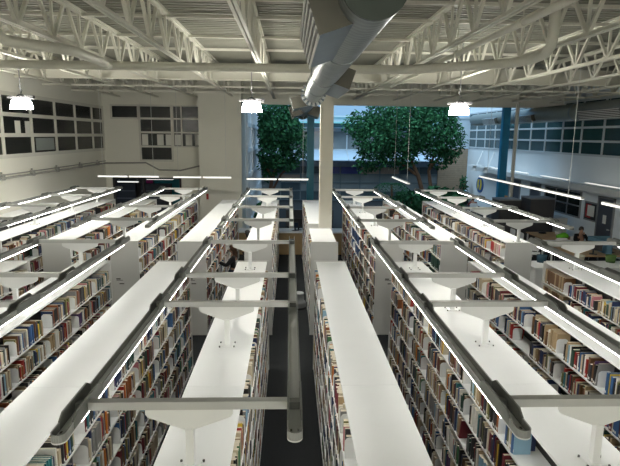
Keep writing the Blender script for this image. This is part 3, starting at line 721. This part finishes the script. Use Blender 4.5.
# dark seating beyond the shelves
def sofa(label, x0, x1, y0, y1, h):
    t = thing('sofa', label, 'sofa', ((x0+x1)/2, y0, 0)); w = (x1-x0)/2; d = y1-y0
    bx(-w,w,.0,.16,.05,h).build('backrest', darkgrey, t); bx(-w,w,.16,d,.05,.42).build('seat', darkgrey, t)
    for s in (-1,1): bx(*sorted((s*w,s*(w-.14))),.16,d,.42,.62).build('armrest', darkgrey, t); bx(*sorted((s*(w-.05),s*(w-.1))),.05,.1,0,.05).build('leg', blackm, t)
sofa('dark sofa with a tall back before the blue column', 7.3, 9.3, 21.6, 22.5, 1.15)
sofa('dark sofa in the atrium behind the teal column', -.2, 2.2, 26.5, 27.4, .9)
sofa('dark sofa in the atrium left of the palm', 3.2, 5.2, 26.5, 27.4, .85)
sofa('dark sofa beyond the second row on the right', 5.4, 7.0, 24.0, 24.9, .9)
def pod(label, x, y, w, d, h):
    t = thing('study_pod', label, 'study pod', (x, y, 0), 0, 'dark upholstered study pods')
    for s in (-1,1): bx(*sorted((s*w/2,s*(w/2-.07))),-d/2,d/2,0,h).build('side_panel', darkgrey, t)
    bx(-w/2+.07,w/2-.07,-d/2,-d/2+.07,.05,h).build('back_panel', darkgrey, t); bx(-w/2-.01,w/2+.01,-d/2-.01,d/2+.01,h,h+.06).build('roof', midgrey, t)
    bx(-w/2+.07,w/2-.07,-d/2+.07,.1,.1,.45).build('seat', blackm, t)
pod('tall dark study pod in front of the office window', 10.85, 22.7, 1.05, 1.0, 2.0)
pod('tall dark study pod just right of the blue column', 9.75, 23.4, .95, .9, 1.85)

# right wall offices
struct('trim_10', (lambda q: (q.box(12.2, XR, 1, 34.5, 2.5, 2.66), q.box(12.12, 12.2, 1, 34.5, 2.46, 2.7), q)[2])(MB()), lightrail)
for i, (a, b) in enumerate(((10.5,13.5),(14.8,17.8),(19.2,21.9),(23.3,25.9),(27.4,29.6),(31.0,33.0))):
    t = thing('ledge_light', f"white strip light on the right wall ledge, {ordw(6-i)} from the far end", 'strip light', (12.45, a, 2.66), 0, 'strip lights on the right ledge')
    bx(-.05,.05,0,b-a,.05,.10).build('housing', white, t); bx(-.055,.055,.03,b-a-.03,.10,.115).build('diffuser', pendm, t)
    for s in (.2, b-a-.2): bx(-.02,.02,s-.02,s+.02,0,.05).build('bracket', lightrail, t)
offw = mat('office_wall', (.40,.40,.40), .8, noise=(2,.04))
doorm = mat('door_grey', (.07,.08,.10), .5, noise=(3,.08))
def wdoor(n_, y0, y1, paper=True):
    q = MB(); X = XR
    q.box(X-.05,X,y0-.08,y0,0,2.28); q.box(X-.05,X,y1,y1+.08,0,2.28); q.box(X-.05,X,y0-.08,y1+.08,2.2,2.28)
    f = q.build(n_, midgrey); tag(f, None, None, None, 'structure')
    bx(X-.04,X,y0,y1,0,2.2).build('leaf', doorm, f); bx(X-.09,X-.04,y0+.08,y0+.2,.98,1.02).build('handle', lightrail, f)
    if paper: tag(bx(X-.044,X-.041,(y0+y1)/2-.12,(y0+y1)/2+.12,1.2,1.55).build('notice', paperm), f"white notice on the grey office door {('nearest the viewer','behind the study pods')[n_ != 'door_2']}", 'notice', 'notices on the office doors')
wdoor('door_2', 20.3, 21.3); wdoor('door_3', 26.6, 27.6); wdoor('door_4', 29.0, 29.9, False); wdoor('door_5', 16.2, 17.2, False)
window_grid('window_10', 'x', XR, [22.7,23.8,24.9,26.0], [1.15,1.65,2.25], darkglass, frame=midgrey, fw=.06, proud=-.05)
window_grid('window_11', 'x', XR, [17.6,18.6,19.6], [1.0,1.6,2.25], darkglass, frame=midgrey, fw=.06, proud=-.05)
t = thing('notice_board', 'framed notice board with red poster on the right office wall', 'notice board', (XR, 21.85, 1.55))
q = MB(); q.box(-.04,0,-.48,.48,-.4,.4); q.build('frame', midgrey, t); bx(-.045,-.041,-.42,.42,-.34,.34).build('backing', blackm, t)
bx(-.048,-.0455,-.05,.36,-.28,.3).build('poster', mat('red_poster', (.35,.02,.02), .6, noise=(6,.1)), t); bx(-.051,-.0485,-.30,.22,-.2,.26).build('poster', paperm, t)
t = thing('notice_board', 'framed board with teal poster right of the blue column', 'notice board', (XR, 31.0, 1.5))
bx(-.04,0,-.8,.8,-.5,.5).build('frame', midgrey, t); bx(-.045,-.041,-.5,.3,-.25,.4).build('poster', teal, t); bx(-.045,-.041,-.5,.3,-.42,-.27).build('poster', mat('orange_poster',(.5,.25,.08),.6), t)
t = thing('wall_sign', 'oval blue sign with yellow marks on the far right wall', 'sign', (XR, 35.2, 1.45))
q = MB(); q.prism([(.62*math.cos(a*PI/16), .52*math.sin(a*PI/16)) for a in range(32)], 'x', -.05, 0); q.build('plaque', mat('sign_blue', (.02,.10,.32), .5), t)
q = MB(); q.prism([(-.42,.05),(-.3,.35),(-.05,.4),(-.15,.1),(-.05,-.35),(-.3,-.3)], 'x', -.07, -.05); q.prism([(.08,.38),(.35,.3),(.4,-.05),(.25,-.35),(.1,-.1),(.2,.1)], 'x', -.07, -.05); q.build('emblem', mat('sign_yellow', (.7,.55,.03), .5), t)
for i, (y, z) in enumerate(((34.6,2.75),(32.6,2.75))):
    t = thing('wall_lamp', ('white bell wall lamp near the oval blue sign','white bell wall lamp just left of the blue column')[i], 'wall lamp', (12.15, y, z), 0, 'bracket lamps on the right wall')
    q = MB(); q.lathe([(.24,-.32),(.22,-.2),(.15,-.08),(.1,0)], 16); q.lathe([(.1,0),(0,.01)],16); q.build('bell_shade', white, t)
    bx(-.4,.4,-.3,.3,.02,.05).build('bracket_shelf', white, t); q = MB(); q.tube([(.64,.5,.95),(.1,0,.05)], .03, 8); q.build('arm', white, t)
tag(bx(11.7,12.3,22.75,23.7,0,1.12).build('storage_cabinet', lightrail), 'pale grey cabinet under the office window', 'cabinet')

# study furniture
def table(label, x0, x1, y0, y1, z, top):
    t = thing('study_table', label, 'table', ((x0+x1)/2, (y0+y1)/2, 0)); w, d = (x1-x0)/2, (y1-y0)/2
    bx(-w,w,-d,d,z-.035,z).build('tabletop', top, t)
    for sx in (-1,1):
        for sy in (-1,1): q = MB(); q.box(sx*(w-.06)-.025,sx*(w-.06)+.025,sy*(d-.06)-.025,sy*(d-.06)+.025,0,z-.035); q.build('leg', white, t)
    return t
ta = table('pale wood study table left of the seated person', 9.85, 11.2, 19.9, 21.4, .74, wood)
bx(-.62,.62,-.72,-.69,.2,.70).build('modesty_panel', white, ta)
tb = table('pale wood desk with a blue screen behind the low counter', 9.4, 11.6, 16.9, 18.4, .74, wood)
bx(.28,1.05,.70,.73,.45,1.15).build('privacy_screen', bluescreen, tb); bx(.25,.28,-.72,.73,.74,1.15).build('privacy_screen', bluescreen, tb)
table('white low table near the downpipe', 11.7, 12.5, 17.0, 18.6, .74, white)

def chair(x, y, rz, label):
    t = thing('chair', label, 'chair', (x, y, 0), rz, 'white study chairs')
    q = MB(); q.prism([(-.22,-.2),(.22,-.2),(.24,.2),(-.24,.2)], 'z', .44, .47); q.build('seat', white, t)
    q = MB(); q.prism([(-.2,.0),(.2,.0),(.23,.38),(.17,.42),(-.17,.42),(-.23,.38)], 'y', .0, .025, off=(0,.2,.5)); q.bar((-.15,.2,.46),(-.15,.21,.55),.03); q.bar((.15,.2,.46),(.15,.21,.55),.03); q.build('backrest', white, t)
    for sx in (-1,1):
        for sy in (-1,1): q = MB(); q.bar((sx*.17,sy*.15,.44),(sx*.22,sy*.22,0),.025); q.build('leg', midgrey, t)
chair(9.35,20.25,PI/2,'white chair at the left side of the pale wood table, nearer one'); chair(9.35,21.05,PI/2,'white chair at the left side of the pale wood table, farther one')
chair(11.75,19.3,.3,'white chair right of the seated person in black'); chair(10.2,19.35,PI,'white chair in front of the pale wood table')
chair(8.2,18.9,.6,'white chair standing alone behind the third right row'); chair(8.9,18.6,-.4,'white chair nearest the blue desk screen')
chair(11.0,19.37,0,'white chair under the seated person in black'); chair(10.4,29.6,PI,'white chair under the person in red')
q = MB(); r2 = random.Random(2)
bagm = mat('lime_fabric', (.18,.62,.03), .7, noise=(9,.15))
vs = []; 
q.lathe([(.0,.0),(.19,.0),(.22,.05),(.18,.13),(.10,.17),(.03,.19),(0,.185)], 14); 
for v in range(len(q.v)): x_, y_, z_ = q.v[v]; q.v[v] = (x_*1.25+.02*math.sin(9*y_), y_*.9+.02*math.sin(11*x_), z_*(1+.15*math.sin(14*x_)))
o = q.build('lime_bag', bagm, None, (10.75,20.15,.74)); tag(o, 'lime green soft bag lying on the pale wood table', 'bag')
q = MB(); q.lathe([(0,0),(.10,0),(.13,.12),(.12,.13),(.09,.02),(0,.02)], 16); tag(q.build('white_bowl', white, None, (10.95,20.9,.74)), 'white bowl on the pale wood table', 'bowl')
q = MB(); q.lathe([(0,.02),(.03,0),(.16,.02),(.13,.07),(.05,.09),(0,.09)], 14); tag(q.build('dark_hat', blackm, None, (10.35,21.0,.74)), 'dark cap lying on the pale wood table', 'cap')
monitor(10.3,17.2,.74,2.6,'black monitor on the desk with the blue screen'); 
q = MB(); q.box(-.18,.18,-.13,.13,0,.012); tag(q.build('laptop', blackm, None, (11.0,17.5,.74)), 'closed black laptop on the desk with the blue screen', 'laptop')
t = thing('low_counter', 'long white low counter beyond the third right row', 'counter', (9.8, 14.7, 0))
bx(-2.85,2.85,-.38,.38,.08,.96).build('carcass', white, t); bx(-2.9,2.9,-.42,.42,.96,1.0).build('counter_top', white, t); bx(-2.8,2.8,-.34,.34,0,.08).build('plinth', blackm, t)
for i in range(5): bx(-2.82+1.13*i,-2.82+1.13*i+1.1,-.395,-.38,.11,.93).build('door', whiteshelf, t)
for i, (x, c, l) in enumerate(((7.42,(.02,.06,.09),'dark blue fabric basket on the low white counter'),(8.55,(.42,.40,.33),'beige fabric basket on the low white counter'),(9.5,(.06,.12,.03),'dark green fabric basket on the low white counter'))):
    q = MB(); q.lathe([(0,.0),(.125,.0),(.15,.21),(.142,.21),(.12,.012),(0,.012)], 18)
    tag(q.build('basket', mat('basket_fabric', c, .9, noise=(20,.15)), None, (x,14.95,1.0)), l, 'basket', 'fabric baskets on the low counter')
tag(bx(-3.70,-3.60,23.56,23.599,1.75,2.0).build('alarm_box', mat('alarm_red',(.4,.03,.03),.5)), 'small red alarm box on the plain back pier', 'alarm')

# ------------------------------------------------------------------ people
def skin_mesh(name, vs, es, rs, m_, sub=1):
    me = bpy.data.meshes.new(name); me.from_pydata([v for v in vs], es, [])
    o = bpy.data.objects.new(name, me); COL.objects.link(o)
    md = o.modifiers.new('skin', 'SKIN'); md.use_smooth_shade = True
    for i, r_ in enumerate(rs): me.skin_vertices[0].data[i].radius = (r_ if isinstance(r_, tuple) else (r_, r_))
    me.skin_vertices[0].data[0].use_root = True
    s_ = o.modifiers.new('sub', 'SUBSURF'); s_.levels = sub; s_.render_levels = sub
    dg = bpy.context.evaluated_depsgraph_get(); dg.update()
    new = bpy.data.meshes.new_from_object(o.evaluated_get(dg)); new.name = name
    bpy.data.objects.remove(o); new.materials.clear(); new.materials.append(m_)
    for p in new.polygons: p.use_smooth = True
    return new
skinm = mat('skin', (.42,.24,.16), .6, noise=(10,.06))
def person(label, loc, rz, J, cloth, hairc, trouser, hairlong, sitting=False):
    """J: joint positions, figure faces -y"""
    t = thing('person', label, 'person', loc, rz)
    V = []; E_ = []; R_ = []; N = {}
    def v(n_, p, r_, par=None):
        N[n_] = len(V); V.append(tuple(p)); R_.append(r_)
        if par is not None: E_.append((N[par], N[n_]))
    hp, ch, nk, hd = Vector(J['hip']), Vector(J['chest']), Vector(J['neck']), Vector(J['head'])
    v('hip', hp, (.125,.10)); v('waist', hp.lerp(ch,.45), (.115,.085), 'hip'); v('chest', ch, (.14,.10), 'waist'); v('neck', nk, .052, 'chest'); v('jaw', nk.lerp(hd,.5), .06, 'neck')
    v('head', hd, (.075,.088), 'jaw'); v('crown', hd+Vector((0,.01,.075)), (.055,.065), 'head')
    v('nose', hd+Vector(J.get('face',(0,-1,0)))*.098+Vector((0,0,-.025)), .014, 'head')
    for s_, sn in ((1,'l'),(-1,'r')):
        sh, el, wr = Vector(J['sh'+sn]), Vector(J['el'+sn]), Vector(J['wr'+sn])
        v('sh'+sn, sh, .055, 'chest'); v('el'+sn, el, .040, 'sh'+sn); v('wr'+sn, wr, .027, 'el'+sn)
        d = (wr-el).normalized(); pa = wr + d*.07; v('pa'+sn, pa, (.036,.02), 'wr'+sn)
        side = d.cross(Vector((0,0,1)) if abs(d.z) < .8 else Vector((0,-1,0))).normalized(); curl = side.cross(d)
        for f in range(4):
            b_ = pa + side*(.018*(f-1.5)) + d*.025; L = (.06,.072,.068,.05)[f]
            v(f'f{f}a'+sn, b_+d*L*.5, .009, 'pa'+sn); v(f'f{f}b'+sn, b_+d*L*.9 - curl*.02, .008, f'f{f}a'+sn)
        v('ta'+sn, wr+d*.04+side*.04, .011, 'wr'+sn); v('tb'+sn, wr+d*.075+side*.055, .009, 'ta'+sn)
        hj, kn, an, to = Vector(J['hj'+sn]), Vector(J['kn'+sn]), Vector(J['an'+sn]), Vector(J['to'+sn])
        v('hj'+sn, hj, .085, 'hip'); v('kn'+sn, kn, .056, 'hj'+sn); v('an'+sn, an, .038, 'kn'+sn); v('to'+sn, to, .03, 'an'+sn)
    obj('body', skin_mesh('body', V, E_, R_, skinm), t)
    def sub(names, grow, m_, nm, root):
        ids = [N[n_] for n_ in names]; mp = {i: k for k, i in enumerate(ids)}
        es = [(mp[a], mp[b]) for a, b in E_ if a in mp and b in mp]
        obj(nm, skin_mesh(nm, [V[i] for i in ids], es, [(tuple(q_+grow for q_ in R_[i]) if isinstance(R_[i], tuple) else R_[i]+grow) for i in ids], m_), t)
    sub(['hip','waist','chest','shl','ell','wrl','shr','elr','wrr'], .018, cloth, 'jacket', 'hip')
    sub(['hip','hjl','knl','anl','hjr','knr','anr'], .014, trouser, 'trousers', 'hip')
    for sn in 'lr':
        an, to = Vector(J['an'+sn]), Vector(J['to'+sn])
        q = MB(); q.tube([an+Vector((0,0,-.01)), an.lerp(to,.5)+Vector((0,0,.0)), to], [.05,.048,.036], 10); q.build('shoe', blackm, t)
    fc = Vector(J.get('face',(0,-1,0))).normalized(); back = -fc
    q = MB(); n1, n2 = 10, 16; vs = []; fs = []
    for i in range(n1+1):
        for k in range(n2):
            a, b = PI*.62*i/n1, 2*PI*k/n2
            p = Vector((math.sin(a)*math.cos(b)*.092, math.sin(a)*math.sin(b)*.105, math.cos(a)*.115))
            if p.dot(fc) > .03 and p.z < .055: p = p*.8
            vs.append(hd + p + Vector((0,0,.025)) + back*.012)
    for i in range(n1):
        for k in range(n2): k2 = (k+1)%n2; fs.append((i*n2+k,(i+1)*n2+k,(i+1)*n2+k2,i*n2+k2))
    q.add(vs, fs, 0, True)
    if hairlong:
        for k in range(-3,4):
            ax = fc.cross(Vector((0,0,1))); p = hd + back*.075*math.cos(k*.38) + ax*.09*math.sin(k*.38)
            q.tube([p+Vector((0,0,.04)), p+back*.015+Vector((0,0,-.08)), p+back*.02+Vector((0,0,-hairlong))], [.035,.038,.015], 8)
    q.build('hair', mat('hair', hairc, .6, noise=(30,.2)), t)
    ax = fc.cross(Vector((0,0,1)))
    for s_ in (-1,1):
        q = MB(); q.lathe([(0,-.011),(.009,-.006),(.012,0),(.009,.006),(0,.011)], 8, c=tuple(hd+fc*.078+ax*.03*s_+Vector((0,0,.005)))); q.build('eye', blackm, t)
    return t
blackcloth = mat('black_cloth', (.012,.012,.013), .9, noise=(20,.2)); jeans = mat('dark_jeans', (.02,.03,.06), .9, noise=(20,.2)); redcloth = mat('red_cloth', (.16,.02,.02), .9, noise=(20,.2)); navyc = mat('navy_cloth', (.02,.025,.04), .9, noise=(20,.2))
stand = dict(hip=(0,0,.90), chest=(0,-.01,1.22), neck=(0,0,1.37), head=(0,-.03,1.49), shl=(.17,0,1.29), shr=(-.17,0,1.29), ell=(.22,-.18,1.10), wrl=(.16,-.38,1.18), elr=(-.22,-.02,1.02), wrr=(-.22,-.14,.82),
             hjl=(.09,0,.86), knl=(.10,-.02,.48), anl=(.10,.02,.09), tol=(.11,-.14,.04), hjr=(-.09,0,.86), knr=(-.10,-.02,.48), anr=(-.10,.04,.09), tor=(-.11,-.12,.04))
# facing -x: rotate by -90 degrees about z
person('standing person in a black jacket with long brown hair reaching to a shelf', (-1.53,14.25,0), -PI/2, stand, blackcloth, (.09,.045,.025), jeans, .22)
st2 = dict(stand); st2.update(ell=(.20,-.1,1.04), wrl=(.10,-.28,1.05), head=(0,-.04,1.51), chest=(0,0,1.24))
person('standing person with short black hair farther along the same aisle', (-1.30,16.5,0), -PI/2-.4, st2, navyc, (.01,.009,.008), blackcloth, .08)
sit = dict(hip=(0,.08,.52), chest=(0,.05,.86), neck=(0,.02,1.02), head=(0,-.02,1.14), shl=(.17,.04,.93), shr=(-.17,.04,.93), ell=(.22,-.16,.78), wrl=(.07,-.12,1.0), elr=(-.24,-.12,.74), wrr=(-.1,-.30,.79),
           hjl=(.09,.05,.53), knl=(.11,-.36,.52), anl=(.11,-.36,.09), tol=(.12,-.5,.04), hjr=(-.09,.05,.53), knr=(-.11,-.36,.52), anr=(-.11,-.36,.09), tor=(-.12,-.5,.04))
person('person in black seated at a study desk with a hand on the cheek', (11.0,19.3,.06), -.2, sit, blackcloth, (.03,.02,.015), jeans, 0, True)
person('person in dark red seated with back turned near the oval blue sign', (10.4,29.55,0), PI, sit, redcloth, (.015,.012,.01), blackcloth, 0, True)
#@@REST1@@

# ------------------------------------------------------------------ daylight over the atrium
sl = bpy.data.lights.new('daylight', 'SUN'); sl.energy = 4.5; sl.angle = math.radians(100); sl.color = (.72,.90,1)
so = bpy.data.objects.new('daylight', sl); COL.objects.link(so); so.rotation_euler = (math.radians(22), math.radians(-14), 0)
# ------------------------------------------------------------------ world and render settings
w = bpy.data.worlds.new('sky'); S.world = w; w.use_nodes = True
bg = w.node_tree.nodes['Background']; bg.inputs['Color'].default_value = (.265,.50,.78,1); bg.inputs['Strength'].default_value = 1.0
S.view_settings.view_transform = 'Standard'; S.view_settings.look = 'None'; S.view_settings.gamma = 1.0; S.view_settings.use_curve_mapping = False
S.view_settings.exposure = 0.09
S.cycles.use_denoising = True
S.cycles.max_bounces = 8; S.cycles.diffuse_bounces = 5; S.cycles.sample_clamp_indirect = 6
